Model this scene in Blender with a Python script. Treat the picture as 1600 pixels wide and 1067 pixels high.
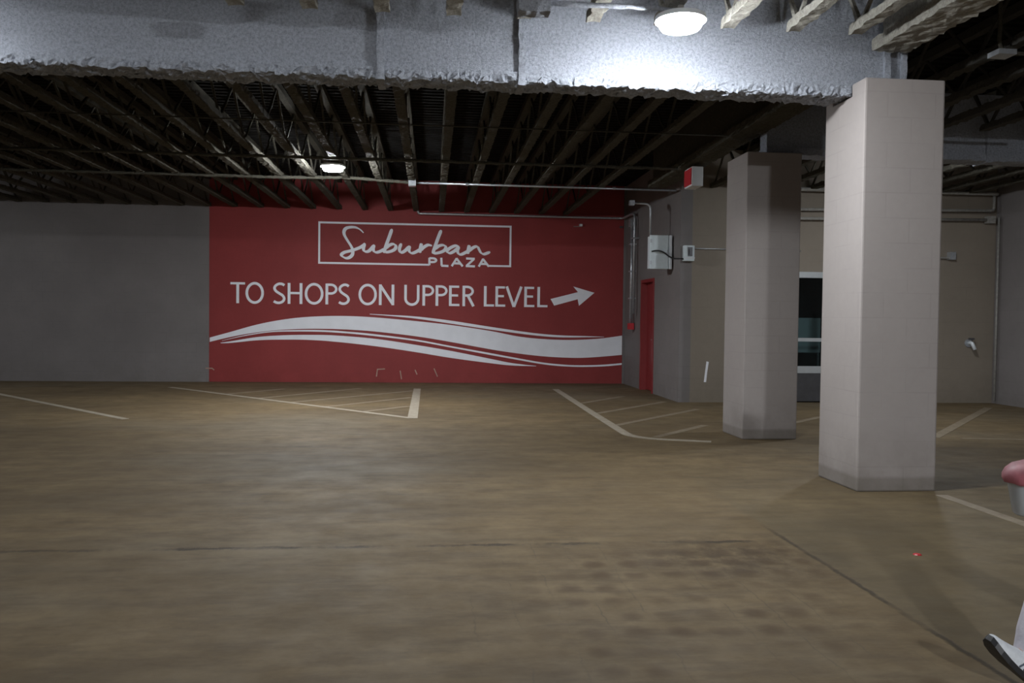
import bpy, bmesh, math, random
from mathutils import Vector, Matrix, noise

random.seed(7)
PI = math.pi
for o in list(bpy.data.objects):
    bpy.data.objects.remove(o)
S = bpy.context.scene
COL = S.collection

# ---------------------------------------------------------------- camera
cam_d = bpy.data.cameras.new('camera')
cam_d.sensor_width = 36.0
cam_d.lens = 36.0 * 1300.0 / 1600.0
cam_d.clip_start = 0.05
cam = bpy.data.objects.new('camera', cam_d)
COL.objects.link(cam)
cam.matrix_world = Matrix(((0.99534015,-0.00943427,-0.09596341,0),(-0.09567707,0.02717229,-0.99504149,0),(0.01199503,0.99958625,0.02614302,1.35),(0,0,0,1)))
S.camera = cam

# ---------------------------------------------------------------- world and exposure
S.view_settings.view_transform = 'Standard'
S.view_settings.look = 'None'
S.view_settings.gamma = 1.0
S.view_settings.use_curve_mapping = False
S.view_settings.exposure = 0.15
W = bpy.data.worlds.new('world')
S.world = W
W.use_nodes = True
W.node_tree.nodes['Background'].inputs[0].default_value = (0.75, 0.85, 1.0, 1)
W.node_tree.nodes['Background'].inputs[1].default_value = 0.02

# ceiling lamps: x, y, strength, label, group
LAMP_Z = 3.53
LAMPS = [
    (1.72, 5.77, 420, 'lit round white lamp close to the sprayed beam, larger of the two glowing discs'),
    (-1.45, 12.32, 860, 'lit round white lamp under the dark joists in front of the red wall'),
    (-3.75, 5.98, 85, 'lit round white lamp on the near side of the beam, off to the left'),
    (6.35, 10.45, 260, 'lit round white lamp hidden behind the near column'),
    (1.15, -4.80, 2900, 'lit round white lamp above and behind the viewer'),
    (-1.50, 5.00, 55, 'lit round white lamp just above the top edge, before the middle of the beam'),
    (-9.60, 13.60, 170, 'lit round white lamp in front of the far left end of the grey wall'),
]
LAMP_COLOR = (0.93, 0.97, 1.0)

# ---------------------------------------------------------------- helpers
def tag(o, label=None, cat=None, group=None, kind=None):
    if label: o['label'] = label
    if cat: o['category'] = cat
    if group: o['group'] = group
    if kind: o['kind'] = kind
    return o

def empty(name, loc, label=None, cat=None, group=None):
    o = bpy.data.objects.new(name, None)
    o.empty_display_size = 0.1
    COL.objects.link(o)
    o.location = loc
    return tag(o, label, cat, group)

def wloc(o):
    v = Vector((0, 0, 0))
    while o is not None:
        v += o.location
        o = o.parent
    return v

class MB:
    """collects shapes given in world coordinates and builds one mesh object"""
    def __init__(self):
        self.v = []; self.f = []; self.uv = []
    def face(self, pts, uvs=None):
        n = len(self.v)
        self.v += [Vector(p) for p in pts]
        self.f.append(list(range(n, n + len(pts))))
        if uvs is None:
            a, b, c = [Vector(p) for p in pts[:3]]
            nn = (b - a).cross(c - a)
            ax = max(range(3), key=lambda i: abs(nn[i]))
            if ax == 0: uvs = [(p[1], p[2]) for p in pts]
            elif ax == 1: uvs = [(p[0], p[2]) for p in pts]
            else: uvs = [(p[0], p[1]) for p in pts]
        self.uv.append(uvs)
    def quadgrid(self, o, du, dv, step):
        o = Vector(o); du = Vector(du); dv = Vector(dv)
        nu = max(1, int(round(du.length / step))); nv = max(1, int(round(dv.length / step)))
        for i in range(nu):
            for j in range(nv):
                self.face([o + du * (i / nu) + dv * (j / nv), o + du * ((i + 1) / nu) + dv * (j / nv),
                           o + du * ((i + 1) / nu) + dv * ((j + 1) / nv), o + du * (i / nu) + dv * ((j + 1) / nv)])
    def box(self, x0, x1, y0, y1, z0, z1, step=1e9):
        x = x1 - x0; y = y1 - y0; z = z1 - z0
        q = self.quadgrid
        q((x0, y0, z0), (x, 0, 0), (0, 0, z), step)
        q((x1, y1, z0), (-x, 0, 0), (0, 0, z), step)
        q((x0, y1, z0), (0, -y, 0), (0, 0, z), step)
        q((x1, y0, z0), (0, y, 0), (0, 0, z), step)
        q((x0, y0, z1), (x, 0, 0), (0, y, 0), step)
        q((x0, y1, z0), (x, 0, 0), (0, -y, 0), step)
        return self
    def bar(self, a, b, w, h, step=1e9):
        """rectangular bar from a to b"""
        a = Vector(a); b = Vector(b); d = b - a; L = d.length; d.normalize()
        up = Vector((0, 0, 1)) if abs(d.z) < 0.95 else Vector((1, 0, 0))
        s = d.cross(up).normalized() * (w / 2); t = s.cross(d).normalized() * (h / 2)
        n = max(1, int(round(L / step)))
        P = [a + d * (L * i / n) for i in range(n + 1)]
        R = [[p - s - t, p + s - t, p + s + t, p - s + t] for p in P]
        for i in range(n):
            for k in range(4):
                k2 = (k + 1) % 4
                self.face([R[i][k], R[i][k2], R[i + 1][k2], R[i + 1][k]])
        self.face(R[0][::-1]); self.face(R[n])
        return self
    def tube(self, pts, r, n=10, cap=True):
        pts = [Vector(p) for p in pts]
        rr = r if isinstance(r, (list, tuple)) else [r] * len(pts)
        rings = []
        ref = None
        for i, p in enumerate(pts):
            if i == 0: d = pts[1] - p
            elif i == len(pts) - 1: d = p - pts[i - 1]
            else: d = (pts[i + 1] - p).normalized() + (p - pts[i - 1]).normalized()
            d.normalize()
            if ref is None:
                ref = d.orthogonal().normalized()
            ref = (ref - d * ref.dot(d)).normalized()
            o = d.cross(ref)
            rings.append([p + (ref * math.cos(2 * PI * k / n) + o * math.sin(2 * PI * k / n)) * rr[i] for k in range(n)])
        for i in range(len(pts) - 1):
            for k in range(n):
                k2 = (k + 1) % n
                self.face([rings[i][k], rings[i][k2], rings[i + 1][k2], rings[i + 1][k]])
        if cap:
            self.face(rings[0][::-1]); self.face(rings[-1])
        return self
    def lathe(self, c, prof, n=32, axis='z'):
        c = Vector(c)
        def P(r, h, k):
            a = 2 * PI * k / n
            if axis == 'z': return c + Vector((r * math.cos(a), r * math.sin(a), h))
            if axis == 'x': return c + Vector((h, r * math.cos(a), r * math.sin(a)))
            return c + Vector((r * math.cos(a), h, -r * math.sin(a)))
        for (r0, h0), (r1, h1) in zip(prof[:-1], prof[1:]):
            for k in range(n):
                pts = [P(r0, h0, k), P(r0, h0, k + 1), P(r1, h1, k + 1), P(r1, h1, k)]
                if r0 < 1e-6: pts = pts[1:]
                elif r1 < 1e-6: pts = pts[:3]
                self.face(pts)
        return self
    def prism(self, pts2, y0, y1):
        """polygon in the XZ plane extruded along Y"""
        self.face([(x, y0, z) for x, z in pts2])
        self.face([(x, y1, z) for x, z in pts2][::-1])
        n = len(pts2)
        for i in range(n):
            a = pts2[i]; b = pts2[(i + 1) % n]
            self.face([(a[0], y0, a[1]), (a[0], y1, a[1]), (b[0], y1, b[1]), (b[0], y0, b[1])])
        return self
    def ribbon(self, pts, w, y, closed=False, taper=False, dy=0.0):
        """painted stroke in the plane Y=y along 2D points (x,z)"""
        P = [Vector((p[0], p[1])) for p in pts]
        n = len(P)
        L = []; Rr = []
        for i in range(n):
            a = P[i - 1] if (i > 0 or closed) else P[i]
            b = P[(i + 1) % n] if (i < n - 1 or closed) else P[i]
            d1 = (P[i] - a); d2 = (b - P[i])
            if d1.length < 1e-9: d1 = d2
            if d2.length < 1e-9: d2 = d1
            d1 = d1.normalized(); d2 = d2.normalized()
            m = d1 + d2
            if m.length < 1e-6: m = d1
            m.normalize()
            nrm = Vector((-m.y, m.x))
            k = 1.0 / max(0.5, nrm.dot(Vector((-d1.y, d1.x))))
            ww = w / 2 * k
            if callable(taper): ww *= taper(i / (n - 1), m)
            L.append(P[i] + nrm * ww); Rr.append(P[i] - nrm * ww)
        rng = n if closed else n - 1
        for i in range(rng):
            j = (i + 1) % n
            a = y - dy * i; b = y - dy * (i + 1)
            self.face([(Rr[i].x, a, Rr[i].y), (Rr[j].x, b, Rr[j].y), (L[j].x, b, L[j].y), (L[i].x, a, L[i].y)])
        return self
    def rough(self, amp, scale=9.0, seed=0.0, amp2=0.0, scale2=30.0, fn=None):
        off = Vector((seed, seed * 1.7, -seed))
        for i, p in enumerate(self.v):
            a = amp * (fn(p) if fn else 1.0)
            d = noise.noise_vector(p * scale + off) * a
            if amp2: d += noise.noise_vector(p * scale2 + off) * amp2 * (fn(p) if fn else 1.0)
            self.v[i] = p + d
        return self
    def build(self, name, mat, parent=None, smooth=False, merge=True, bevel=0.0):
        base = wloc(parent) if parent is not None else Vector((0, 0, 0))
        me = bpy.data.meshes.new(name)
        me.from_pydata([tuple(p - base) for p in self.v], [], self.f)
        uvl = me.uv_layers.new(name='UVMap')
        k = 0
        for fu in self.uv:
            for u in fu:
                uvl.data[k].uv = u; k += 1
        if merge or bevel:
            bm = bmesh.new(); bm.from_mesh(me)
            bmesh.ops.remove_doubles(bm, verts=bm.verts, dist=1e-4)
            bmesh.ops.recalc_face_normals(bm, faces=bm.faces)
            if bevel:
                ed = [e for e in bm.edges if len(e.link_faces) == 2 and e.calc_face_angle(0) > 0.5]
                bmesh.ops.bevel(bm, geom=ed, offset=bevel, segments=2, affect='EDGES', profile=0.6)
            bm.to_mesh(me); bm.free()
        if smooth:
            for p in me.polygons: p.use_smooth = True
        me.materials.append(mat)
        o = bpy.data.objects.new(name, me)
        COL.objects.link(o)
        if parent is not None: o.parent = parent
        return o

def thing_mesh(mb, name, mat, label, cat, group=None, **k):
    return tag(mb.build(name, mat, None, **k), label, cat, group)

def copy_tree(root, loc, label):
    r = root.copy(); COL.objects.link(r)
    r.location = loc; r['label'] = label
    for ch in root.children:
        c = ch.copy(); COL.objects.link(c); c.parent = r
        for g in ch.children:
            d = g.copy(); COL.objects.link(d); d.parent = c
    return r

def bend(pts, rad=0.08, n=5):
    """round the corners of a polyline"""
    P = [Vector(p) for p in pts]; out = [P[0]]
    for i in range(1, len(P) - 1):
        a = (P[i - 1] - P[i]); b = (P[i + 1] - P[i])
        r = min(rad, a.length * 0.45, b.length * 0.45)
        p0 = P[i] + a.normalized() * r; p1 = P[i] + b.normalized() * r
        for k in range(n + 1):
            t = k / n
            out.append(p0 * (1 - t) ** 2 + P[i] * 2 * t * (1 - t) + p1 * t * t)
    out.append(P[-1])
    return out

# ---------------------------------------------------------------- materials
class NT:
    def __init__(self, name):
        self.m = bpy.data.materials.new(name); self.m.use_nodes = True
        self.t = self.m.node_tree; self.n = self.t.nodes; self.l = self.t.links
        self.b = self.n['Principled BSDF']
    def node(self, typ, **kw):
        x = self.n.new(typ)
        for k, v in kw.items():
            if k in ('operation', 'blend_type', 'data_type', 'offset', 'offset_frequency', 'squash', 'feature', 'distance', 'interpolation_type', 'noise_dimensions'):
                setattr(x, k, v)
        return x
    def put(self, sock, v):
        if isinstance(v, bpy.types.NodeSocket): self.l.new(v, sock)
        elif isinstance(v, tuple) and len(v) == 3 and sock.type == 'RGBA': sock.default_value = (*v, 1)
        else: sock.default_value = v
    def math(self, op, a, b=0.0, clamp=False):
        x = self.node('ShaderNodeMath', operation=op); x.use_clamp = clamp
        self.put(x.inputs[0], a); self.put(x.inputs[1], b); return x.outputs[0]
    def mix(self, f, a, b, bt='MIX'):
        x = self.n.new('ShaderNodeMix'); x.data_type = 'RGBA'; x.blend_type = bt
        self.put(x.inputs[0], f); self.put(x.inputs[6], a); self.put(x.inputs[7], b); return x.outputs[2]
    def coord(self, which='Object'):
        return self.n.new('ShaderNodeTexCoord').outputs[which]
    def mapping(self, v, scale=(1, 1, 1), loc=(0, 0, 0), rot=(0, 0, 0)):
        x = self.n.new('ShaderNodeMapping'); self.l.new(v, x.inputs[0])
        x.inputs['Location'].default_value = loc; x.inputs['Scale'].default_value = scale
        x.inputs['Rotation'].default_value = rot
        return x.outputs[0]
    def noise(self, v, scale, detail=4, rough=0.55, lo=None, hi=None):
        x = self.n.new('ShaderNodeTexNoise'); self.l.new(v, x.inputs['Vector'])
        x.inputs['Scale'].default_value = scale; x.inputs['Detail'].default_value = detail
        x.inputs['Roughness'].default_value = rough
        o = x.outputs['Fac']
        return o if lo is None else self.ramp(o, lo, hi)
    def ramp(self, f, lo, hi, a=0.0, b=1.0):
        x = self.n.new('ShaderNodeMapRange'); x.clamp = True
        self.put(x.inputs[0], f); x.inputs[1].default_value = lo; x.inputs[2].default_value = hi
        x.inputs[3].default_value = a; x.inputs[4].default_value = b
        return x.outputs[0]
    def sep(self, v):
        x = self.n.new('ShaderNodeSeparateXYZ'); self.l.new(v, x.inputs[0]); return x.outputs
    def bump(self, h, strength=0.3, dist=0.01):
        x = self.n.new('ShaderNodeBump'); self.put(x.inputs['Height'], h)
        x.inputs['Strength'].default_value = strength; x.inputs['Distance'].default_value = dist
        self.l.new(x.outputs[0], self.b.inputs['Normal'])
    def set(self, color=None, rough=None, metal=None, **kw):
        if color is not None: self.put(self.b.inputs['Base Color'], color)
        if rough is not None: self.put(self.b.inputs['Roughness'], rough)
        if metal is not None: self.put(self.b.inputs['Metallic'], metal)
        for k, v in kw.items(): self.put(self.b.inputs[k.replace('_', ' ')], v)
        return self

def plain(name, col, rough=0.5, metal=0.0, var=0.12, scale=8.0, bump=0.0, bscale=60.0):
    t = NT(name); c = t.coord('Object')
    n = t.noise(c, scale, 5, 0.6, 0.3, 0.7)
    dark = tuple(x * (1 - var) for x in col); lite = tuple(min(1, x * (1 + var)) for x in col)
    t.set(t.mix(n, dark, lite), rough, metal)
    if bump: t.bump(t.noise(c, bscale, 3, 0.6), bump, 0.01)
    return t.m

def block_mat(name, col, var=0.1, joint=0.16, grime=0.25, foot_col=(0.10, 0.085, 0.06), band=0.0):
    """painted concrete block, 0.4 x 0.2 m courses, laid out on the UV map in metres"""
    t = NT(name); uv = t.coord('UV'); oc = t.coord('Object')
    br = t.n.new('ShaderNodeTexBrick'); t.l.new(uv, br.inputs['Vector'])
    br.inputs['Scale'].default_value = 1.0
    br.inputs['Brick Width'].default_value = 0.4; br.inputs['Row Height'].default_value = 0.2
    br.inputs['Mortar Size'].default_value = 0.006; br.inputs['Mortar Smooth'].default_value = 0.3
    br.inputs['Color1'].default_value = (1, 1, 1, 1); br.inputs['Color2'].default_value = (0.86, 0.86, 0.86, 1)
    br.inputs['Mortar'].default_value = (1, 1, 1, 1)
    fac = br.outputs['Fac']
    big = t.noise(oc, 0.9, 5, 0.6, 0.35, 0.7)
    fine = t.noise(oc, 14, 4, 0.7, 0.3, 0.75)
    base = t.mix(big, tuple(x * (1 - var) for x in col), tuple(min(1, x * (1 + var)) for x in col))
    base = t.mix(t.math('MULTIPLY', fine, 0.25), base, tuple(x * 0.8 for x in col))
    base = t.mix(0.07, base, br.outputs['Color'], 'MULTIPLY')
    jn = t.math('MULTIPLY', fac, t.noise(oc, 2.0, 4, 0.6, 0.40, 0.62))
    base = t.mix(t.math('MULTIPLY', jn, joint * 1.2), base, tuple(x * 0.45 for x in col))
    z = t.sep(t.n.new('ShaderNodeNewGeometry').outputs['Position'])[2]
    if band: base = t.mix(t.math('MULTIPLY', t.ramp(z, 0.10, 0.13, 1.0, 0.0), band), base, foot_col)  # even darker band along the foot, just above the floor
    low = t.math('MULTIPLY', t.ramp(z, 0.05, 0.55, 1.0, 0.0), t.noise(oc, 3.0, 5, 0.65, 0.35, 0.65))
    base = t.mix(t.math('MULTIPLY', low, grime), base, foot_col)
    t.set(base, 0.62)
    t.b.inputs['Specular IOR Level'].default_value = 0.3
    h = t.math('ADD', t.math('MULTIPLY', fac, -1.0), t.math('MULTIPLY', t.noise(oc, 60, 3, 0.6), 0.5))
    t.bump(h, 0.10, 0.004)
    return t.m

def floor_mat():
    t = NT('stained_concrete'); c = t.coord('Object')
    stretch = t.mapping(c, (0.55, 1.3, 1))
    a = t.noise(stretch, 0.55, 6, 0.62, 0.34, 0.68)
    b = t.noise(c, 2.6, 6, 0.68, 0.33, 0.70)
    d = t.noise(t.mapping(c, (0.7, 2.2, 1), (3, 1, 0)), 3.2, 5, 0.7, 0.44, 0.74)
    e = t.noise(t.mapping(c, (1, 1, 1), (9, 4, 0)), 11, 5, 0.7, 0.35, 0.75)
    g = t.noise(t.mapping(c, (0.4, 0.8, 1), (30, 12, 0)), 0.7, 4, 0.6, 0.52, 0.72)
    col = t.mix(a, FLOOR_A, FLOOR_B)
    col = t.mix(t.math('MULTIPLY', b, 0.65), col, FLOOR_C)
    col = t.mix(t.math('MULTIPLY', g, 0.55), col, FLOOR_G)
    col = t.mix(t.math('MULTIPLY', d, 0.75), col, (0.070, 0.048, 0.026))
    col = t.mix(t.math('MULTIPLY', e, 0.28), col, (0.10, 0.075, 0.045))
    x, y, z = t.sep(c)
    wob = t.math('MULTIPLY', t.math('SUBTRACT', t.noise(c, 3.0, 4, 0.7), 0.5), 0.10)
    xw = t.math('ADD', x, wob); yw = t.math('ADD', y, wob)
    # grid of worn tread marks, 0.2 m apart, near the front of the bay
    sx = t.math('ABSOLUTE', t.math('SINE', t.math('MULTIPLY', xw, PI / 0.2)))
    sy = t.math('ABSOLUTE', t.math('SINE', t.math('MULTIPLY', yw, PI / 0.2)))
    spot = t.ramp(t.math('MULTIPLY', sx, sy), 0.35, 0.95)
    region = t.math('MULTIPLY', t.ramp(x, 0.1, 0.9), t.ramp(x, 2.15, 2.3, 1, 0))
    region = t.math('MULTIPLY', region, t.ramp(y, 4.6, 5.3, 1, 0))
    region = t.math('MULTIPLY', region, t.noise(t.mapping(c, (1, 1, 1), (2, 7, 0)), 1.6, 3, 0.6, 0.36, 0.58))
    col = t.mix(t.math('MULTIPLY', t.math('MULTIPLY', spot, region), 0.75), col, (0.062, 0.036, 0.014))
    # oily patch at the middle of those marks
    dx = t.math('MULTIPLY', t.math('SUBTRACT', x, 1.75), 1.3); dy = t.math('MULTIPLY', t.math('SUBTRACT', y, 4.62), 1.7)
    rr = t.math('SQRT', t.math('ADD', t.math('MULTIPLY', dx, dx), t.math('MULTIPLY', dy, dy)))
    patch = t.math('MULTIPLY', t.ramp(rr, 0.25, 1.0, 1, 0), t.noise(c, 5, 5, 0.7, 0.40, 0.62))
    col = t.mix(t.math('MULTIPLY', patch, 0.85), col, (0.045, 0.028, 0.014))
    # thin groove lines running away along the tread marks
    gl = t.ramp(t.math('ABSOLUTE', t.math('SINE', t.math('MULTIPLY', xw, PI / 0.2))), 0.0, 0.10, 1, 0)
    gl = t.math('MULTIPLY', t.math('MULTIPLY', gl, t.ramp(y, 4.7, 5.2, 1, 0)), t.noise(t.mapping(c, (1, 1, 1), (5, 5, 0)), 2.2, 3, 0.6, 0.46, 0.62))
    gl = t.math('MULTIPLY', gl, t.math('MULTIPLY', t.ramp(x, -0.2, 0.3), t.ramp(x, 2.1, 2.3, 1, 0)))
    col = t.mix(t.math('MULTIPLY', gl, 0.5), col, (0.07, 0.055, 0.035))
    # slab joints
    def line(coordv, at, w, mask):
        return t.math('MULTIPLY', t.ramp(t.math('ABSOLUTE', t.math('SUBTRACT', coordv, at)), w * 0.35, w, 1, 0), mask)
    wob2 = t.math('MULTIPLY', t.math('SUBTRACT', t.noise(c, 7.0, 6, 0.8), 0.5), 0.13)
    yj = t.math('ADD', y, wob2); xj = t.math('ADD', x, t.math('MULTIPLY', wob2, 0.5))
    m1 = t.math('MULTIPLY', t.ramp(x, 1.9, 2.2, 1, 0), t.noise(t.mapping(c, (1, 0.1, 1), (1, 3, 0)), 2.0, 4, 0.7, 0.42, 0.58))
    j = line(yj, 4.94, 0.034, m1)
    j2 = line(xj, 2.21, 0.022, t.math('MULTIPLY', t.ramp(y, 5.0, 5.4, 1, 0), t.noise(c, 1.5, 4, 0.7, 0.32, 0.50)))
    jj = t.math('MAXIMUM', j, j2)
    col = t.mix(t.math('MULTIPLY', jj, 0.8), col, (0.028, 0.020, 0.012))
    # duller slab to the right of the joint
    col = t.mix(t.math('MULTIPLY', t.math('MULTIPLY', t.ramp(xj, 2.2, 2.24), t.ramp(y, 5.2, 7.5, 1, 0)), 0.30), col, (0.085, 0.075, 0.048))
    t.set(col, t.ramp(b, 0, 1, 0.66, 0.80))
    t.b.inputs['Specular IOR Level'].default_value = 0.32
    h = t.math('ADD', t.math('MULTIPLY', jj, -1.5), t.math('MULTIPLY', t.noise(c, 45, 4, 0.7), 0.25))
    t.bump(h, 0.22, 0.008)
    return t.m

def worn_paint(name, col, under, amount=0.5):
    t = NT(name); c = t.coord('Object')
    n = t.noise(c, 6, 6, 0.75, 0.35, 0.68)
    n2 = t.noise(c, 28, 4, 0.7, 0.3, 0.7)
    f = t.math('MULTIPLY', t.math('ADD', t.math('MULTIPLY', n, 0.7), t.math('MULTIPLY', n2, 0.3)), amount)
    t.set(t.mix(f, col, under), 0.65)
    return t.m

def spray_mat(name, col, amt=0.22, strength=1.0):
    t = NT(name); c = t.coord('Object')
    n = t.noise(c, 42, 5, 0.8, 0.36, 0.58); m = t.noise(c, 5, 4, 0.6, 0.35, 0.7)
    k = t.mix(n, tuple(x * (1 - amt) for x in col), col)
    k = t.mix(t.math('MULTIPLY', m, 0.25), k, tuple(x * 0.75 for x in col))
    t.set(k, 0.9)
    t.b.inputs['Specular IOR Level'].default_value = 0.1
    t.bump(t.noise(c, 42, 5, 0.8), strength, 0.022)
    return t.m

FLOOR_A = (0.118, 0.085, 0.046)
FLOOR_B = (0.228, 0.164, 0.085)
FLOOR_C = (0.100, 0.066, 0.030)
FLOOR_G = (0.175, 0.150, 0.108)

M = {}
M['floor'] = floor_mat()
M['grey_block'] = block_mat('grey_painted_block', (0.205, 0.188, 0.186))
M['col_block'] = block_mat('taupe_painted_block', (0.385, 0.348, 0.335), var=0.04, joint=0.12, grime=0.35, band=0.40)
M['tan_block'] = block_mat('tan_painted_block', (0.260, 0.222, 0.180), var=0.08, joint=0.12)
M['red_block'] = block_mat('red_painted_block', (0.285, 0.043, 0.043), var=0.10, joint=0.10, grime=0.2, foot_col=(0.12, 0.02, 0.012))
M['white_paint'] = plain('white_wall_paint', (0.88, 0.89, 0.95), 0.6, var=0.04, scale=3)
M['scuff'] = plain('scuffed_paint', (0.40, 0.26, 0.21), 0.8, var=0.2)
M['line'] = worn_paint('worn_line_paint', (0.40, 0.355, 0.28), (0.14, 0.10, 0.06), 0.7)
M['faint_line'] = worn_paint('faint_line_paint', (0.26, 0.215, 0.15), (0.14, 0.10, 0.06), 0.95)
M['spray_beam'] = spray_mat('sprayed_fireproofing', (0.48, 0.51, 0.58), amt=0.42, strength=1.0)
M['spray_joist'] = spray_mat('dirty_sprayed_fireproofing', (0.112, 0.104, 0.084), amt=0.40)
M['spray_near_lit'] = spray_mat('clean_lit_sprayed_fireproofing', (0.44, 0.42, 0.37), amt=0.40)  # paler joist spray: partly cleaner, partly the near lamp's light put into the colour
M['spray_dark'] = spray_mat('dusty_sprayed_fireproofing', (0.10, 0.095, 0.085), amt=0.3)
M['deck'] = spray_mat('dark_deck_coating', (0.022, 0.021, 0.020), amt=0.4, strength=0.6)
M['galv'] = plain('galvanised_steel', (0.55, 0.58, 0.62), 0.35, 0.7, var=0.12, scale=25)
M['dull_pipe'] = plain('dusty_pipe', (0.30, 0.29, 0.27), 0.7, 0.1, var=0.2, scale=20, bump=0.3)
M['box_paint'] = plain('pale_grey_enamel', (0.68, 0.76, 0.80), 0.4, var=0.06)
M['black_rubber'] = plain('black_rubber', (0.02, 0.02, 0.022), 0.55)
M['dark_steel'] = plain('dark_steel', (0.12, 0.12, 0.13), 0.45, 0.6)
M['red_paint'] = plain('red_door_enamel', (0.24, 0.026, 0.028), 0.45, var=0.08)
M['red_plastic'] = plain('red_plastic', (0.55, 0.03, 0.04), 0.4, var=0.05)
M['white_plastic'] = plain('white_plastic', (0.72, 0.76, 0.80), 0.4, var=0.04)
M['dark_room'] = plain('dark_room', (0.05, 0.05, 0.05), 0.8)
M['alu'] = plain('door_aluminium', (0.55, 0.58, 0.60), 0.4, 0.35, var=0.05)

def glass_mat():
    t = NT('dark_door_glass')
    tr = t.n.new('ShaderNodeBsdfTransparent'); tr.inputs[0].default_value = (0.62, 0.70, 0.70, 1)
    gl = t.n.new('ShaderNodeBsdfGlossy'); gl.inputs['Roughness'].default_value = 0.03
    fr = t.n.new('ShaderNodeFresnel'); fr.inputs['IOR'].default_value = 1.5
    mx = t.n.new('ShaderNodeMixShader')
    t.l.new(fr.outputs[0], mx.inputs[0]); t.l.new(tr.outputs[0], mx.inputs[1]); t.l.new(gl.outputs[0], mx.inputs[2])
    t.l.new(mx.outputs[0], t.n['Material Output'].inputs['Surface'])
    return t.m
M['glass'] = glass_mat()

def lamp_mat(strength):
    t = NT('lit_diffuser')
    t.set((0.8, 0.8, 0.8), 0.5)
    t.b.inputs['Emission Color'].default_value = (*LAMP_COLOR, 1)
    t.b.inputs['Emission Strength'].default_value = strength
    return t.m

# ---------------------------------------------------------------- the shell
YB = 17.58      # far wall with the red sign
XD = 4.12       # side wall with the red door
YF = 13.60      # wall behind the columns
XR = 9.72       # right-hand wall
XL = -13.0
YN = -7.0
ZC = 4.24       # underside of the deck

def struct(mb, name, mat, **k):
    return tag(mb.build(name, mat, None, **k), kind='structure')

struct(MB().box(XL - 0.2, XR + 0.2, YN - 0.2, YB + 0.2, -0.15, 0.0), 'floor', M['floor'])
dk = MB()
# corrugated deck, ribs along X
y = YN - 0.2; prof = []
while y < YB + 0.2:
    prof += [(y, ZC), (y + 0.06, ZC), (y + 0.075, ZC + 0.04), (y + 0.135, ZC + 0.04)]
    y += 0.15
for (a, za), (b, zb) in zip(prof[:-1], prof[1:]):
    dk.face([(XL - 0.2, a, za), (XR + 0.2, a, za), (XR + 0.2, b, zb), (XL - 0.2, b, zb)])
dk.box(XL - 0.2, XR + 0.2, YN - 0.2, YB + 0.2, ZC + 0.06, ZC + 0.2)
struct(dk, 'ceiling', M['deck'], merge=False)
ZW = ZC - 0.002
struct(MB().box(XL - 0.2, XD + 0.2, YB, YB + 0.2, 0, ZW), 'wall_back', M['grey_block'])
# side wall with door opening
DY0, DY1, DZ = 15.22, 16.12, 2.13
ws = MB()
ws.box(XD, XD + 0.2, YF, DY0, 0, ZW).box(XD, XD + 0.2, DY1, YB, 0, ZW).box(XD, XD + 0.2, DY0, DY1, DZ, ZW)
struct(ws, 'wall_side', M['grey_block'])
# wall behind the columns with glass door opening
GX0, GX1, GZ = 5.90, 7.90, 2.22
wf = MB()
wf.box(XD + 0.2, GX0, YF, YF + 0.2, 0, ZW).box(GX1, XR, YF, YF + 0.2, 0, ZW).box(GX0, GX1, YF, YF + 0.2, GZ, ZW)
struct(wf, 'wall_middle', M['tan_block'])
struct(MB().box(XR, XR + 0.2, YN, YF + 0.2, 0, ZW), 'wall_right', M['grey_block'])
struct(MB().box(XL - 0.2, XL, YN, YB, 0, ZW), 'wall_left', M['grey_block'])
struct(MB().box(XL - 0.2, XR + 0.2, YN - 0.2, YN, 0, ZW), 'wall_near', M['grey_block'])
# dim lobby behind the glass door
lb = MB()
lb.box(GX0 - 0.4, GX1 + 0.4, YF + 2.6, YF + 2.7, 0, 2.7).box(GX0 - 0.5, GX0 - 0.4, YF + 0.2, YF + 2.6, 0, 2.7)
lb.box(GX1 + 0.4, GX1 + 0.5, YF + 0.2, YF + 2.6, 0, 2.7).box(GX0 - 0.5, GX1 + 0.5, YF + 0.2, YF + 2.7, 2.6, 2.7)
struct(lb, 'wall_lobby', M['dark_room'])

# ---------------------------------------------------------------- columns
def column(x0, x1, y0, y1, top, notch, label):
    prof = [(y0, 0), (y1, 0), (y1, top)]
    if notch:   # pocket that takes the end of the beam
        prof += [(notch[1], top), (notch[1], notch[2]), (notch[0], notch[2]), (notch[0], top)]
    prof.append((y0, top))
    mb = MB()
    mb.face([(x0, a, b) for a, b in prof]); mb.face([(x1, a, b) for a, b in prof][::-1])
    for (a, za), (b, zb) in zip(prof, prof[1:] + prof[:1]):
        mb.face([(x0, a, za), (x1, a, za), (x1, b, zb), (x0, b, zb)])
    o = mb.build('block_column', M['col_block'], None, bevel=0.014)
    return tag(o, label, 'column', 'block columns')

BY0, BY1, BZ0, BZ1 = 6.60, 6.88, 3.225, 4.10     # near beam
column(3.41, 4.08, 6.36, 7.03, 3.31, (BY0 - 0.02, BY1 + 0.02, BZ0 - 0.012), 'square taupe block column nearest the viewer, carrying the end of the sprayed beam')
column(3.58, 4.23, 9.28, 9.94, 3.31, None, 'square taupe block column farther back, left of and behind the near one')

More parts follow.
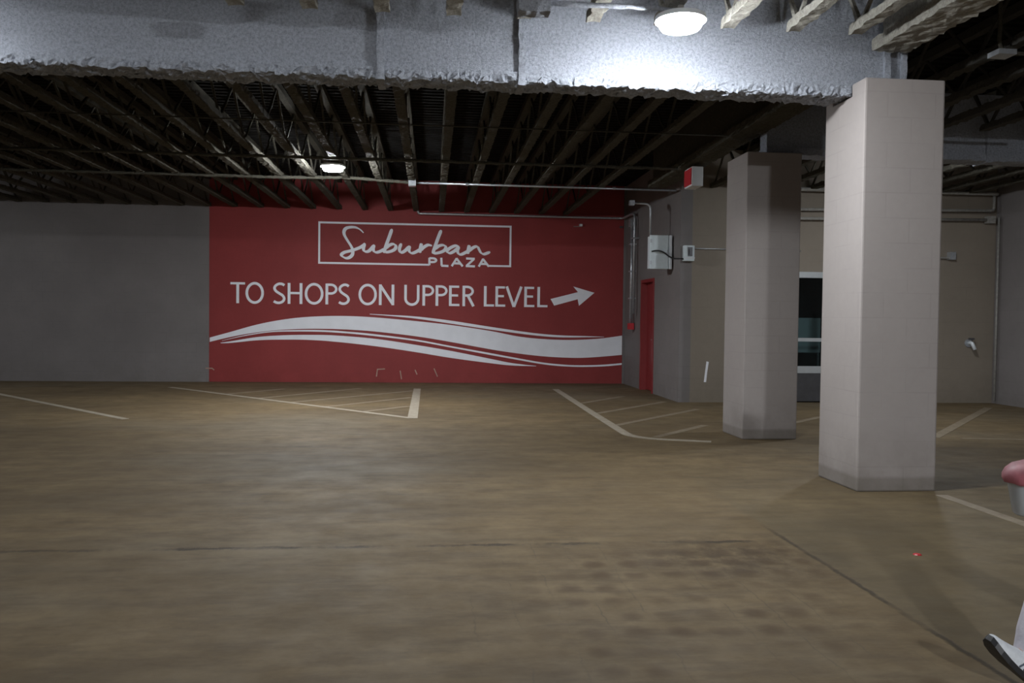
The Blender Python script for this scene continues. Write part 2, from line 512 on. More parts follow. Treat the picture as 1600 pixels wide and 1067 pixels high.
# ---------------------------------------------------------------- beams
def ibeam(name, x0, x1, y0, y1, z0, z1, mat, label, stiff, step, group=None, amp=0.02, wstep=0.027):
    root = empty(name, ((x0 + x1) / 2, (y0 + y1) / 2, z0), label, 'beam', group)
    yc = (y0 + y1) / 2
    edge = lambda p: 1.0 if p.z < z0 + 0.05 else 0.35
    f = MB().box(x0, x1, y0, y1, z0, z0 + 0.085, step).rough(amp * 1.15, 13, 1.0, amp * 1.3, 42, edge)
    f.build('lower_flange', mat, root)
    w = MB().box(x0 + 0.01, x1 - 0.01, y0 + 0.022, y1 - 0.022, z0 + 0.05, z1 - 0.03, wstep).rough(amp * 0.10, 6, 3.0, amp * 0.18, 40)
    w.build('web_plate', mat, root)
    t = MB().box(x0, x1, y0, y1, z1 - 0.07, z1, max(step, 0.08)).rough(amp * 0.4, 9, 5.0)
    t.build('upper_flange', mat, root)
    for i, (sx, sw) in enumerate(stiff):
        s = MB().box(sx - sw / 2, sx + sw / 2, y0 - 0.014, y1 + 0.004, z0 - 0.02, z1 - 0.05, 0.035).rough(amp * 0.55, 14, 7.0 + i)
        s.build('stiffener_plate', mat, root)
    return root

ibeam('sprayed_beam', -7.5, 3.89, BY0, BY1, BZ0, BZ1, M['spray_beam'],
      'deep steel beam under pale grey sprayed fireproofing, lit by the nearest lamp', [(-3.85, 0.05), (-0.42, 0.06), (0.69, 0.055), (3.72, 0.05), (3.865, 0.04)], 0.022)
ibeam('sprayed_beam', 3.86, 9.70, 9.42, 9.66, 3.315, 4.10, M['spray_beam'],
      'dim bluish grey sprayed beam running right from the farther column', [(6.6, 0.04)], 0.06, None, 0.012, 0.06)
# girders that run over both columns, one on each side of the near beam
def girder(y0, y1, label, mat):
    root = empty('long_girder', (3.68, y0, 3.56), label, 'beam')
    MB().box(3.53, 3.84, y0, y1, 3.56, 3.66, 0.036).rough(0.014, 13, 2.0, 0.014, 36).build('lower_flange', mat, root)
    MB().box(3.62, 3.75, y0, y1, 3.62, 4.20, 0.06).rough(0.010, 9, 3.0).build('web_plate', mat, root)
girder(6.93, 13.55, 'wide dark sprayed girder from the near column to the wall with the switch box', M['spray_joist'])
girder(0.5, 6.50, 'rough sprayed girder end at the top right, above the near column', M['spray_near_lit'])

# ---------------------------------------------------------------- bar joists
ORD = ['first', 'second', 'third', 'fourth', 'fifth', 'sixth', 'seventh', 'eighth', 'ninth', 'tenth', 'eleventh', 'twelfth', 'thirteenth',
       'fourteenth', 'fifteenth', 'sixteenth', 'seventeenth', 'eighteenth']
JZ = 3.60

def make_joist(name, x, y0, y1, label, group, mat, seat0=0.0, seat1=0.0):
    """open-web joist: bottom chord y0..y1, top chord reaching seat0 / seat1 further"""
    root = empty(name, (x, y0, JZ), label, 'joist', group)
    MB().box(x - 0.052, x + 0.052, y0, y1, JZ - 0.012, JZ + 0.055, 0.034).rough(0.012, 13, x, 0.010, 36).build('bottom_chord', mat, root)
    MB().box(x - 0.045, x + 0.045, y0 - seat0, y1 + seat1, ZC - 0.10, ZC - 0.014, 0.12).rough(0.006, 9, 2).build('top_chord', mat, root)
    wb = MB(); n = max(2, int(round((y1 - y0) / 1.22)))
    top = ZC - 0.07; bot = JZ + 0.03
    for i in range(n):
        a = y0 + 0.08 + (y1 - y0 - 0.16) * i / n; b = y0 + 0.08 + (y1 - y0 - 0.16) * (i + 1) / n; m = (a + b) / 2
        wb.bar((x, a, bot), (x, m, top), 0.024, 0.024, 0.09); wb.bar((x, m, top), (x, b, bot), 0.024, 0.024, 0.09)
    if seat0: wb.bar((x, y0 + 0.08, bot), (x, y0 - seat0 + 0.1, top), 0.03, 0.03, 0.09)
    if seat1: wb.bar((x, y1 - 0.08, bot), (x, y1 + seat1 - 0.1, top), 0.03, 0.03, 0.09)
    wb.rough(0.008, 16, 1).build('web_bars', mat, root)
    return root

# far bay: from the near beam to the far wall
g = 'dark bar joists between the beam and the far wall'
first = None
red_n = grey_n = 0
for k in range(-16, 7):
    x = -0.35 + 0.525 * k
    if x > -4.55:
        lab = 'dusty sprayed ceiling joist ending on the red wall, %s of them from the left' % ORD[red_n]; red_n += 1
    else:
        lab = 'dusty sprayed joist over the grey wall, %s to the left of the red paint' % ORD[-9 - k]
    if first is None:
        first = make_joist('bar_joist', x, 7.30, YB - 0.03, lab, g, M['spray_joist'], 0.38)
    else:
        copy_tree(first, (x, 7.30, JZ), lab)
# near bay: ends just short of the beam
g = 'bar joists on the viewer side of the beam'
first = None
near_lab = {-2: 'sprayed joist end poking in at the top edge, leftmost of the near ones',
            -1: 'sprayed joist end at the top edge, second near one from the left',
            0: 'sprayed joist end just left of the upright plate at the middle of the beam',
            1: 'sprayed joist end at the top edge between the two upright beam plates',
            2: 'sprayed joist end behind the conduit box at the top edge',
            3: 'sprayed joist end under the sprayed conduit, left of the near lamp',
            4: 'sprayed joist end directly above the near lamp',
            5: 'brightly lit sprayed joist end, first to the right of the near lamp',
            6: 'sprayed joist end, second to the right of the near lamp',
            7: 'sprayed joist end, third to the right of the near lamp, beside the girder'}
for k in range(-2, 8):
    x = -0.38 + 0.52 * k
    if k == 7: x = 3.24
    if first is None:
        first = make_joist('bar_joist', x, 0.6, 6.22, near_lab[k], g, M['spray_near_lit'], 0, 0.34)
    else:
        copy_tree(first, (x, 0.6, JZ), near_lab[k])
# right bays
g = 'dark bar joists right of the near column'
first = None
for k in range(6):
    x = 4.64 + 0.56 * k
    lab = 'dark joist right of the near column, %s from it, in front of the dim beam' % ORD[k]
    if first is None:
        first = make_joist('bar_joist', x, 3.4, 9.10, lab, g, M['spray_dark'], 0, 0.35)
    else:
        copy_tree(first, (x, 3.4, JZ), lab)
g = 'joists beyond the dim beam on the right'
first = None
for k in range(9):
    x = 4.64 + 0.56 * k
    lab = 'lit joist beyond the dim right-hand beam, %s from the girder' % ORD[k]
    if first is None:
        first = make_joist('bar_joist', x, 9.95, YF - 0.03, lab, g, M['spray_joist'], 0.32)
    else:
        copy_tree(first, (x, 9.95, JZ), lab)

# ---------------------------------------------------------------- lamps
def lamp(x, y, s, label, LAMP_Z, r=0.165):
    root = empty('ceiling_lamp', (x, y, LAMP_Z), label, 'ceiling lamp', 'round ceiling lamps')
    MB().lathe((x, y, LAMP_Z), [(0, 0.045), (0.09, 0.045), (r + 0.012, 0.032), (r + 0.014, 0.000), (r + 0.006, 0.000), (r + 0.004, 0.010), (0, 0.010)], 32).build('housing', M['white_plastic'], root, smooth=False)
    MB().tube([(x, y, LAMP_Z + 0.044), (x, y, JZ - 0.030)], 0.022, 10).build('mount', M['dull_pipe'], root)
    MB().lathe((x, y, LAMP_Z), [(r - 0.018, 0.009), (r - 0.018, -0.035), (r - 0.03, -0.052), (r * 0.5, -0.060), (0, -0.061)], 32).build('diffuser', lamp_mat(s), root, smooth=True)
for i, (x, y, s, lab) in enumerate(LAMPS):
    lamp(x, y, s, lab, LAMP_Z if i else 3.46)

# ---------------------------------------------------------------- conduits and pipes under the ceiling
def pipe(name, pts, r, mat, label, rough=0.0, rad=0.1, cat='conduit', parts=(), group=None):
    P = bend(pts, rad)
    if rough:
        Q = [P[0]]
        for a, b in zip(P[:-1], P[1:]):
            n = max(1, int((b - a).length / 0.06))
            Q += [a + (b - a) * (i / n) for i in range(1, n + 1)]
        P = Q
    mb = MB().tube(P, r, 10)
    if rough: mb.rough(rough, 14, r * 50, rough * 0.5, 36)
    if not parts:
        return thing_mesh(mb, name, mat, label, cat, group, smooth=True)
    root = empty(name, pts[0], label, cat, group)
    mb.build('pipe_run', mat, root, smooth=True)
    for pname, pm, pmat in parts: pm.build(pname, pmat, root)
    return root

def couplings(xs, y, z, r, h=0.05, axis='x'):
    mb = MB()
    for x in xs: mb.tube([(x - h / 2, y, z), (x + h / 2, y, z)], r, 10)
    return mb

jb = MB().box(0.57, 0.79, 5.70, 5.84, 3.465, 3.565, 0.03).rough(0.012, 14, 1)
pipe('ceiling_conduit', [(0.77, 5.77, 3.545), (1.55, 5.77, 3.545), (1.69, 5.77, 3.53)], 0.018, M['spray_beam'], 'sprayed conduit feeding the near lamp from the box at the top edge', 0.012, parts=[('pull_box', jb, M['spray_beam'])])
pipe('ceiling_conduit', [(-8.6, 11.75, 3.555), (-1.6, 11.72, 3.548), (3.50, 11.75, 3.548)], 0.022, M['spray_joist'], 'dusty conduit crossing under the joists just in front of the far lamp', 0.012)
pipe('ceiling_conduit', [(-8.6, 13.55, 3.575), (-2.3, 13.6, 3.575), (-1.4, 13.62, 3.60), (-0.5, 13.68, 3.565), (-0.35, 13.7, 3.56)], 0.026, M['spray_joist'], 'dusty conduit crossing behind the far lamp, above the grey wall side', 0.013)
pipe('ceiling_conduit', [(-0.33, 13.7, 3.56), (4.06, 13.7, 3.55)], 0.017, M['galv'], 'clean metal conduit running right from the sprayed one to the exit sign',
     parts=[('junction_box', MB().box(-0.40, -0.28, 13.63, 13.77, 3.50, 3.62), M['galv']), ('coupling', couplings([0.55, 3.0], 13.7, 3.557, 0.024), M['galv'])])
pipe('bridging_rod', [(-8.6, 9.66, 3.57), (3.5, 9.68, 3.57)], 0.009, M['spray_joist'], 'thin rod tying the joists together nearest behind the beam', cat='rod')
pipe('wall_conduit', [(-0.31, 17.46, 3.60), (-0.30, 17.48, 3.535), (4.03, 17.48, 3.535), (4.03, 16.80, 3.535), (4.03, 16.44, 3.50), (4.03, 16.44, 1.50)], 0.024, M['galv'], 'shiny conduit along the top of the red wall and down beside it', rad=0.10,
     parts=[('clamp', MB().box(3.98, XD, 16.38, 16.50, 3.0, 3.03), M['galv'])])
pipe('wall_conduit', [(4.045, 16.70, 3.40), (4.045, 16.70, 1.30)], 0.034, M['galv'], 'thick upright metal conduit with a red end beside the red wall',
     parts=[('end_cap', MB().box(3.99, 4.10, 16.64, 16.76, 1.18, 1.31), M['red_plastic']),
            ('top_fitting', MB().box(3.985, 4.10, 16.63, 16.77, 3.28, 3.42), M['galv']),
            ('clamp', MB().box(3.995, XD, 16.64, 16.76, 2.9, 2.93).box(3.995, XD, 16.64, 16.76, 2.35, 2.38).box(3.995, XD, 16.64, 16.76, 1.8, 1.83), M['galv'])])
pipe('wall_conduit', [(3.42, 14.10, 3.38), (3.73, 14.10, 3.37), (3.73, 14.10, 2.83)], 0.017, M['galv'], 'thin conduit dropping from the ceiling into the electrical box', rad=0.10,
     parts=[('fitting', MB().box(3.36, 3.44, 14.05, 14.15, 3.34, 3.42), M['galv'])])

# ---------------------------------------------------------------- right-hand pipes
pipe('hanging_conduit', [(4.48, 6.29, ZC - 0.004), (4.48, 6.29, 3.525), (5.6, 6.29, 3.520)], 0.016, M['spray_joist'], 'conduit hanging from the ceiling at the top right corner', 0.006,
     parts=[('fitting', MB().box(4.43, 4.58, 6.22, 6.36, 3.495, 3.535), M['galv'])])
pipe('wall_pipe', [(5.0, 13.42, 3.58), (9.60, 13.42, 3.60)], 0.035, M['dull_pipe'], 'topmost of the three pipes along the wall behind the columns', cat='pipe', rough=0.004)
pipe('wall_pipe', [(5.0, 13.50, 3.24), (9.45, 13.50, 3.32), (9.60, 13.50, 3.32), (9.60, 13.50, 3.6)], 0.026, M['dull_pipe'], 'middle of the three pipes along the wall behind the columns', cat='pipe')
pipe('wall_pipe', [(5.0, 13.50, 3.09), (9.50, 13.50, 3.16)], 0.026, M['dull_pipe'], 'lowest of the three pipes along the wall behind the columns', cat='pipe',
     parts=[('elbow', MB().box(9.47, 9.60, 13.45, 13.56, 3.10, 3.22), M['dull_pipe'])])
pipe('wall_pipe', [(9.66, 13.45, 3.2), (9.66, 13.45, 0.05)], 0.018, M['dull_pipe'], 'upright pipe in the far corner at the right', cat='pipe')

# ---------------------------------------------------------------- red door
dr = empty('door_1', ((XD + 0.1), (DY0 + DY1) / 2, 0)); tag(dr, kind='structure')
fr = MB()
fr.box(XD - 0.02, XD + 0.14, DY0 - 0.03, DY0 + 0.03, 0, DZ + 0.03).box(XD - 0.02, XD + 0.14, DY1 - 0.03, DY1 + 0.03, 0, DZ + 0.03)
fr.box(XD - 0.02, XD + 0.14, DY0 + 0.03, DY1 - 0.03, DZ - 0.03, DZ + 0.03)
fr.build('door_frame', M['red_paint'], dr)
lf = MB().box(XD + 0.10, XD + 0.145, DY0 + 0.03, DY1 - 0.03, 0.012, DZ - 0.03)
leaf = lf.build('door_leaf', M['red_paint'], dr)
h = MB().box(XD + 0.085, XD + 0.10, DY0 + 0.07, DY0 + 0.13, 0.86, 1.12)
h.tube(bend([(XD + 0.09, DY0 + 0.10, 1.0), (XD + 0.03, DY0 + 0.10, 1.0), (XD + 0.03, DY0 + 0.24, 1.0)], 0.02), 0.012, 8)
h.build('door_handle', M['galv'], leaf)
MB().box(XD + 0.14, XD + 0.2, DY0, DY1, 0, DZ).build('door_backing', M['dark_room'], dr)

# ---------------------------------------------------------------- electrical box and its cable
root = empty('electrical_box', (3.90, 14.08, 2.25), 'pale grey enamelled electrical box on the wall above the red door', 'electrical box')
EX0, EX1, EZ0, EZ1 = 3.70, 4.09, 2.25, 2.83
MB().box(EX0 + 0.02, EX1 - 0.02, 14.03, 14.22, EZ0 + 0.01, EZ1 - 0.01).build('box_body', M['box_paint'], root, bevel=0.012)
dl = MB().box(EX0, EX1 - 0.055, 14.0, 14.035, EZ0, EZ1).build('box_door', M['box_paint'], root, bevel=0.014)
MB().box(EX1 - 0.045, EX1, 13.985, 14.035, EZ0, EZ1).build('side_strip', M['white_plastic'], root, bevel=0.008)
MB().box(EX1 - 0.09, EX1 - 0.065, 13.985, 14.0, 2.50, 2.58).build('latch', M['galv'], dl)
for hz in (2.33, 2.70):
    MB().box(EX0 + 0.01, EX0 + 0.035, 13.99, 14.0, hz, hz + 0.06).build('hinge', M['galv'], dl)
MB().box(EX1 - 0.08, XD - 0.001, 14.08, 14.20, 2.45, 2.65).build('mounting_bracket', M['galv'], root)
cab = [(3.73, 13.97, 2.545), (3.78, 13.95, 2.558), (3.85, 13.94, 2.56), (3.93, 13.94, 2.535), (4.01, 13.94, 2.475), (4.09, 13.93, 2.430), (4.125, 13.75, 2.41), (4.13, 13.545, 2.40), (4.152, 13.545, 2.40)]
thing_mesh(MB().tube(bend(cab, 0.12), 0.013, 8), 'power_cable', M['black_rubber'], 'dark cable looping across the electrical box to the small switch box', 'cable', smooth=True)
root = empty('switch_box', (4.24, 13.57, 2.35), 'small pale switch box at the corner right of the electrical box', 'switch box')
MB().box(4.155, 4.335, 13.51, 13.60, 2.36, 2.62).build('box_body', M['box_paint'], root, bevel=0.01)
MB().box(4.24, 4.275, 13.485, 13.51, 2.47, 2.56).box(4.22, 4.295, 13.50, 13.51, 2.44, 2.59).build('switch_lever', M['dark_steel'], root)
MB().box(4.155, 4.335, 13.50, 13.512, 2.40, 2.425).build('cover_lip', M['white_plastic'], root)
pipe('surface_wire', [(4.335, 13.57, 2.58), (4.42, 13.575, 2.575), (6.2, 13.58, 2.57)], 0.008, M['galv'], 'thin wire running right from the small switch box', cat='wire', rad=0.03)

# exit sign seen almost edge on
root = empty('exit_sign', (3.65, 11.49, 3.24), 'small white sign box with a red side, hung under the girder', 'sign')
EXX, EYY = 3.575, 11.32
MB().box(EXX, EXX + 0.16, EYY, EYY + 0.34, 3.24, 3.51).build('housing', M['white_plastic'], root, bevel=0.008)
MB().box(EXX - 0.010, EXX + 0.002, EYY + 0.015, EYY + 0.325, 3.265, 3.49).build('red_panel', M['red_plastic'], root)
MB().tube([(EXX + 0.08, EYY + 0.18, 3.505), (EXX + 0.08, EYY + 0.18, 3.54)], 0.016, 8).build('mount', M['dull_pipe'], root)

# ---------------------------------------------------------------- glass door behind the columns
gd = empty('door_2', ((GX0 + GX1) / 2, YF, 0)); tag(gd, kind='structure')
fm = MB()
fm.box(GX0, GX1, YF - 0.03, YF + 0.10, GZ - 0.10, GZ).box(GX0, GX0 + 0.07, YF - 0.03, YF + 0.10, 0, GZ - 0.10).box(GX1 - 0.07, GX1, YF - 0.03, YF + 0.10, 0, GZ - 0.10)
fm.build('door_frame', M['alu'], gd)
gm = (GX0 + GX1) / 2
for a, b in ((GX0 + 0.07, gm), (gm, GX1 - 0.07)):
    l = MB()
    l.box(a, a + 0.06, YF + 0.01, YF + 0.055, 0.02, GZ - 0.10).box(b - 0.06, b, YF + 0.01, YF + 0.055, 0.02, GZ - 0.10)
    l.box(a + 0.06, b - 0.06, YF + 0.01, YF + 0.055, 1.04, 1.10).box(a + 0.06, b - 0.06, YF + 0.01, YF + 0.055, 0.50, 0.62)
    lf = l.build('door_leaf', M['alu'], gd)
    MB().box(a + 0.06, b - 0.06, YF + 0.028, YF + 0.036, 0.62, GZ - 0.10).build('glass_pane', M['glass'], lf)
    MB().box(a + 0.06, b - 0.06, YF + 0.02, YF + 0.045, 0.02, 0.50).build('kick_panel', M['dark_steel'], lf)
# something pale standing in the lobby behind the glass
root = empty('lobby_chair', (7.00, 14.75, 0), 'pale chair glimpsed through the glass door between the columns', 'chair')
MB().box(6.70, 7.25, 14.55, 15.0, 0.42, 0.47).build('seat', M['white_plastic'], root, bevel=0.01)
MB().box(6.70, 7.25, 14.97, 15.02, 0.8, 1.45).build('backrest', M['white_plastic'], root, bevel=0.01)
for lx in (6.72, 7.20):
    MB().box(lx, lx + 0.03, 14.97, 15.0, 0, 0.8).build('leg', M['galv'], root); MB().box(lx, lx + 0.03, 14.57, 14.6, 0, 0.42).build('leg', M['galv'], root)

# small fittings on the walls
root = empty('wall_tap', (9.26, 13.55, 1.0), 'small metal tap fitting low on the wall right of the near column', 'tap')
MB().lathe((9.26, 13.60, 1.04), [(0, -0.02), (0.07, -0.02), (0.07, 0.0)], 16, 'y').build('flange', M['galv'], root)
MB().tube(bend([(9.26, 13.59, 1.04), (9.26, 13.50, 1.05), (9.29, 13.46, 0.93)], 0.03), 0.03, 10).build('spout', M['white_plastic'], root, smooth=True)
MB().box(9.20, 9.30, 13.49, 13.51, 1.10, 1.13).tube([(9.26, 13.5, 1.04), (9.26, 13.5, 1.12)], 0.01, 6).build('handle', M['dark_steel'], root)
root = empty('pipe_stub', (8.80, 13.55, 2.5), 'short pipe stub with a pale end on the wall right of the near column', 'pipe')
MB().tube([(8.45, 13.55, 2.50), (8.84, 13.55, 2.50)], 0.018, 8).build('pipe_run', M['dull_pipe'], root)
MB().box(8.83, 8.93, 13.50, 13.60, 2.47, 2.60).build('end_box', M['galv'], root)
root = empty('wall_bracket', (3.15, YB - 0.05, 3.36), 'tiny pale bracket near the top right of the red wall', 'bracket')
MB().box(3.10, 3.16, YB - 0.09, YB - 0.006, 3.35, 3.40).build('clip', M['white_plastic'], root)
MB().tube([(2.98, YB - 0.02, 3.345), (3.12, YB - 0.02, 3.35)], 0.008, 6).build('stub', M['dull_pipe'], root)
thing_mesh(MB().box(3.98, 4.05, YB - 0.03, YB - 0.006, 3.34, 3.38), 'wall_anchor', M['dark_steel'], 'dark anchor plate in the top right corner of the red wall', 'anchor')

# ---------------------------------------------------------------- painted sign
SCRIPT = {'S': [[(-1.434, 3.118), (-1.501, 3.183), (-1.59, 3.226), (-1.693, 3.231), (-1.789, 3.207), (-1.832, 3.146), (-1.824, 3.064), (-1.757, 2.946), (-1.69, 2.843), (-1.653, 2.755), (-1.659, 2.665), (-1.718, 2.604), (-1.792, 2.588), (-1.866, 2.624), (-1.881, 2.661), (-1.822, 2.707), (-1.704, 2.739), (-1.586, 2.778), (-1.483, 2.825), (-1.432, 2.871), (-1.403, 2.906)]], 'u': [[(-1.402, 2.902), (-1.431, 2.819), (-1.424, 2.752), (-1.379, 2.73), (-1.32, 2.746), (-1.261, 2.807), (-1.21, 2.876)], [(-1.21, 2.876), (-1.231, 2.808), (-1.216, 2.741), (-1.157, 2.72), (-1.068, 2.751), (-0.994, 2.798)]], 'b': [[(-0.848, 3.213), (-0.906, 3.039), (-0.965, 2.873), (-1.015, 2.71)], [(-0.994, 2.783), (-0.92, 2.859), (-0.831, 2.898), (-0.771, 2.87), (-0.778, 2.802), (-0.845, 2.756), (-0.934, 2.731), (-1.008, 2.73)]], 'u2': [[(-0.652, 2.917), (-0.689, 2.819), (-0.68, 2.744), (-0.636, 2.73), (-0.561, 2.776), (-0.48, 2.868)], [(-0.472, 2.868), (-0.494, 2.793), (-0.471, 2.733), (-0.411, 2.719), (-0.322, 2.759), (-0.255, 2.805)]], 'r': [[(-0.233, 2.926), (-0.255, 2.828), (-0.269, 2.725)], [(-0.254, 2.775), (-0.188, 2.844), (-0.098, 2.894), (-0.015, 2.878)]], 'b2': [[(0.176, 3.213), (0.117, 3.061), (0.059, 2.894), (0.0, 2.715)], [(0.037, 2.796), (0.119, 2.873), (0.209, 2.897), (0.27, 2.868), (0.256, 2.8), (0.181, 2.753), (0.076, 2.726), (0.008, 2.724)]], 'a': [[(0.557, 2.874), (0.481, 2.891), (0.391, 2.856), (0.316, 2.801), (0.309, 2.756), (0.362, 2.734), (0.437, 2.766), (0.512, 2.828), (0.557, 2.874)], [(0.557, 2.874), (0.52, 2.798), (0.543, 2.723), (0.604, 2.712), (0.694, 2.756), (0.762, 2.795)]], 'n': [[(0.768, 2.909), (0.747, 2.818), (0.733, 2.723)], [(0.743, 2.757), (0.815, 2.834), (0.89, 2.878), (0.943, 2.874), (0.974, 2.822), (1.013, 2.755), (1.074, 2.726), (1.15, 2.75), (1.211, 2.774)]]}
PLAZA = {'P': [[(-0.066, 2.628), (-0.065, 2.473)], [(-0.066, 2.618), (0.032, 2.615), (0.077, 2.581), (0.04, 2.544), (-0.058, 2.538)]], 'L': [[(0.182, 2.633), (0.191, 2.467)], [(0.183, 2.467), (0.334, 2.462)]], 'A': [[(0.402, 2.46), (0.506, 2.628)], [(0.499, 2.628), (0.632, 2.46)], [(0.455, 2.522), (0.576, 2.519)]], 'Z': [[(0.703, 2.628), (0.885, 2.623)], [(0.87, 2.62), (0.712, 2.472)], [(0.697, 2.469), (0.892, 2.465)]], 'A2': [[(0.971, 2.461), (1.063, 2.627)], [(1.055, 2.627), (1.184, 2.465)], [(1.023, 2.52), (1.137, 2.519)]]}
FRAME = {'x0': -2.338, 'x1': 1.637, 'zt': 3.316, 'zb': 2.481, 'xp': -0.064, 'xa': 1.173}
LETTERS = [('T', -4.124, -3.83), ('O', -3.823, -3.45), ('S', -3.276, -3.011), ('H', -2.973, -2.674), ('O', -2.629, -2.244), ('P', -2.205, -1.957), ('S', -1.95, -1.701), ('O', -1.53, -1.148), ('N', -1.108, -0.79), ('U', -0.584, -0.265), ('P', -0.205, 0.043), ('P', 0.07, 0.324), ('E', 0.351, 0.573), ('R', 0.634, 0.897), ('L', 1.086, 1.303), ('E', 1.33, 1.541), ('V', 1.541, 1.909), ('E', 1.944, 2.163), ('L', 2.224, 2.444)]
ARROW = [(2.508, 1.801), (2.587, 1.661), (3.092, 1.804), (3.122, 1.663), (3.453, 1.947), (2.994, 2.075), (3.095, 1.956)]
SW = {'main': ([(-4.558, 0.903), (-4.106, 1.035), (-3.577, 1.191), (-3.045, 1.3), (-2.509, 1.362), (-1.835, 1.386), (-1.156, 1.362), (-0.333, 1.297), (0.387, 1.225), (1.25, 1.105), (1.83, 0.996), (2.414, 0.944), (3.0, 0.935), (3.59, 0.97), (4.079, 1.039)], [(-4.532, 0.822), (-4.237, 0.898), (-3.841, 0.984), (-3.31, 1.063), (-2.776, 1.104), (-2.239, 1.115), (-1.698, 1.102), (-1.153, 1.067), (-0.33, 0.978), (0.391, 0.867), (1.254, 0.716), (1.835, 0.634), (2.418, 0.575), (3.006, 0.551), (3.448, 0.566), (4.085, 0.623)]), 'thin': ([(-4.29, 0.852), (-3.841, 0.965), (-3.31, 1.055), (-2.776, 1.085), (-2.238, 1.088), (-1.697, 1.058), (-1.153, 1.011), (-0.33, 0.912), (0.391, 0.784), (1.255, 0.636), (1.836, 0.533), (2.42, 0.439), (3.008, 0.396), (3.598, 0.406), (4.088, 0.448)], [(-4.29, 0.846), (-3.841, 0.948), (-3.31, 1.033), (-2.776, 1.052), (-2.238, 1.05), (-1.697, 1.02), (-1.153, 0.97), (-0.329, 0.876), (0.392, 0.749), (1.256, 0.595), (1.836, 0.496), (2.421, 0.401), (3.008, 0.359), (3.599, 0.368), (4.088, 0.409)]), 'lower': ([(-4.316, 0.808), (-4.105, 0.84), (-3.576, 0.932), (-3.043, 0.973), (-2.507, 0.987), (-1.968, 0.978), (-1.152, 0.915), (-0.329, 0.798), (0.393, 0.68), (1.257, 0.514), (1.692, 0.431), (2.217, 0.374)], [(-4.316, 0.797), (-4.105, 0.805), (-3.575, 0.864), (-3.043, 0.883), (-2.506, 0.88), (-1.967, 0.846), (-1.151, 0.76), (-0.327, 0.645), (0.394, 0.531), (1.258, 0.422), (1.693, 0.379), (2.217, 0.365)]), 'upper': ([(-1.293, 1.437), (-0.883, 1.42), (-0.334, 1.394), (0.386, 1.317), (1.249, 1.192), (2.12, 1.077), (2.705, 1.031), (3.294, 1.019), (3.678, 1.008)], [(-1.292, 1.426), (-0.883, 1.398), (-0.334, 1.349), (0.387, 1.254), (1.25, 1.134), (2.121, 1.028), (2.706, 0.987), (3.294, 0.993), (3.678, 1.003)])}
SCUFF = ([(-1.146, 0.127), (-1.126, 0.28), (-0.97, 0.289)], [(-0.654, 0.255), (-0.625, 0.075)], [(-4.617, 0.28), (-4.486, 0.28), (-4.441, 0.245)], [(0.053, 0.305), (0.126, 0.133)], [(-0.345, 0.274), (-0.301, 0.174)])

BASE, TOP = 1.623, 2.054
sign = empty('painted_sign', (-0.23, YB, 0), 'red painted wall sign with white script logo, arrow lettering and sweeping white bands', 'sign')
RX0, RX1 = -4.545, 4.075
rp = MB()
rp.quadgrid((RX0, YB - 0.006, 0.004), (RX1 - RX0, 0, 0), (0, 0, ZW - 0.01), 10)
red = rp.build('red_background', M['red_block'], sign, merge=False)
YP = YB - 0.009
fm = MB(); T = 0.040
x0, x1, zt, zb = FRAME['x0'], FRAME['x1'], FRAME['zt'], FRAME['zb']
fm.ribbon([(FRAME['xp'], zb), (x0, zb), (x0, zt), (x1, zt), (x1, zb), (FRAME['xa'], zb)], T, YP)
fm.build('logo_frame', M['white_paint'], sign)
# pen angle: strokes running down are heavy, strokes running across are light
def pen(t, d):
    a = abs(d.x * math.sin(0.55) + d.y * math.cos(0.55))
    e = min(1.0, 0.45 + 6 * min(t, 1 - t))
    return (0.55 + 0.65 * a) * e
def smooth2(pts, n=5):
    P = [pts[0]] + list(pts) + [pts[-1]]
    out = []
    for i in range(1, len(P) - 2):
        p0, p1, p2, p3 = [Vector(q) for q in P[i - 1:i + 3]]
        for k in range(n):
            t = k / n
            out.append(0.5 * ((2 * p1) + (p2 - p0) * t + (2 * p0 - 5 * p1 + 4 * p2 - p3) * t * t + (3 * p1 - p0 - 3 * p2 + p3) * t ** 3))
    out.append(Vector(P[-1]))
    return [tuple(v) for v in out]
names = {'S': 'letter_s', 'u': 'letter_u', 'b': 'letter_b', 'u2': 'letter_u', 'r': 'letter_r', 'b2': 'letter_b', 'a': 'letter_a', 'n': 'letter_n'}
for key, strokes in SCRIPT.items():
    mb = MB()
    for i, s in enumerate(strokes):
        mb.ribbon(smooth2(s), 0.060, YP - 0.0025 * i, taper=pen, dy=0.00002)
    mb.build(names[key], M['white_paint'], sign, merge=False)
for key, strokes in PLAZA.items():
    mb = MB()
    for i, s in enumerate(strokes):
        s2 = smooth2(s) if len(s) > 3 else s
        mb.ribbon(s2, 0.046, YP - 0.0006 * i)
    mb.build('letter_' + key[0].lower(), M['white_paint'], sign, merge=False)

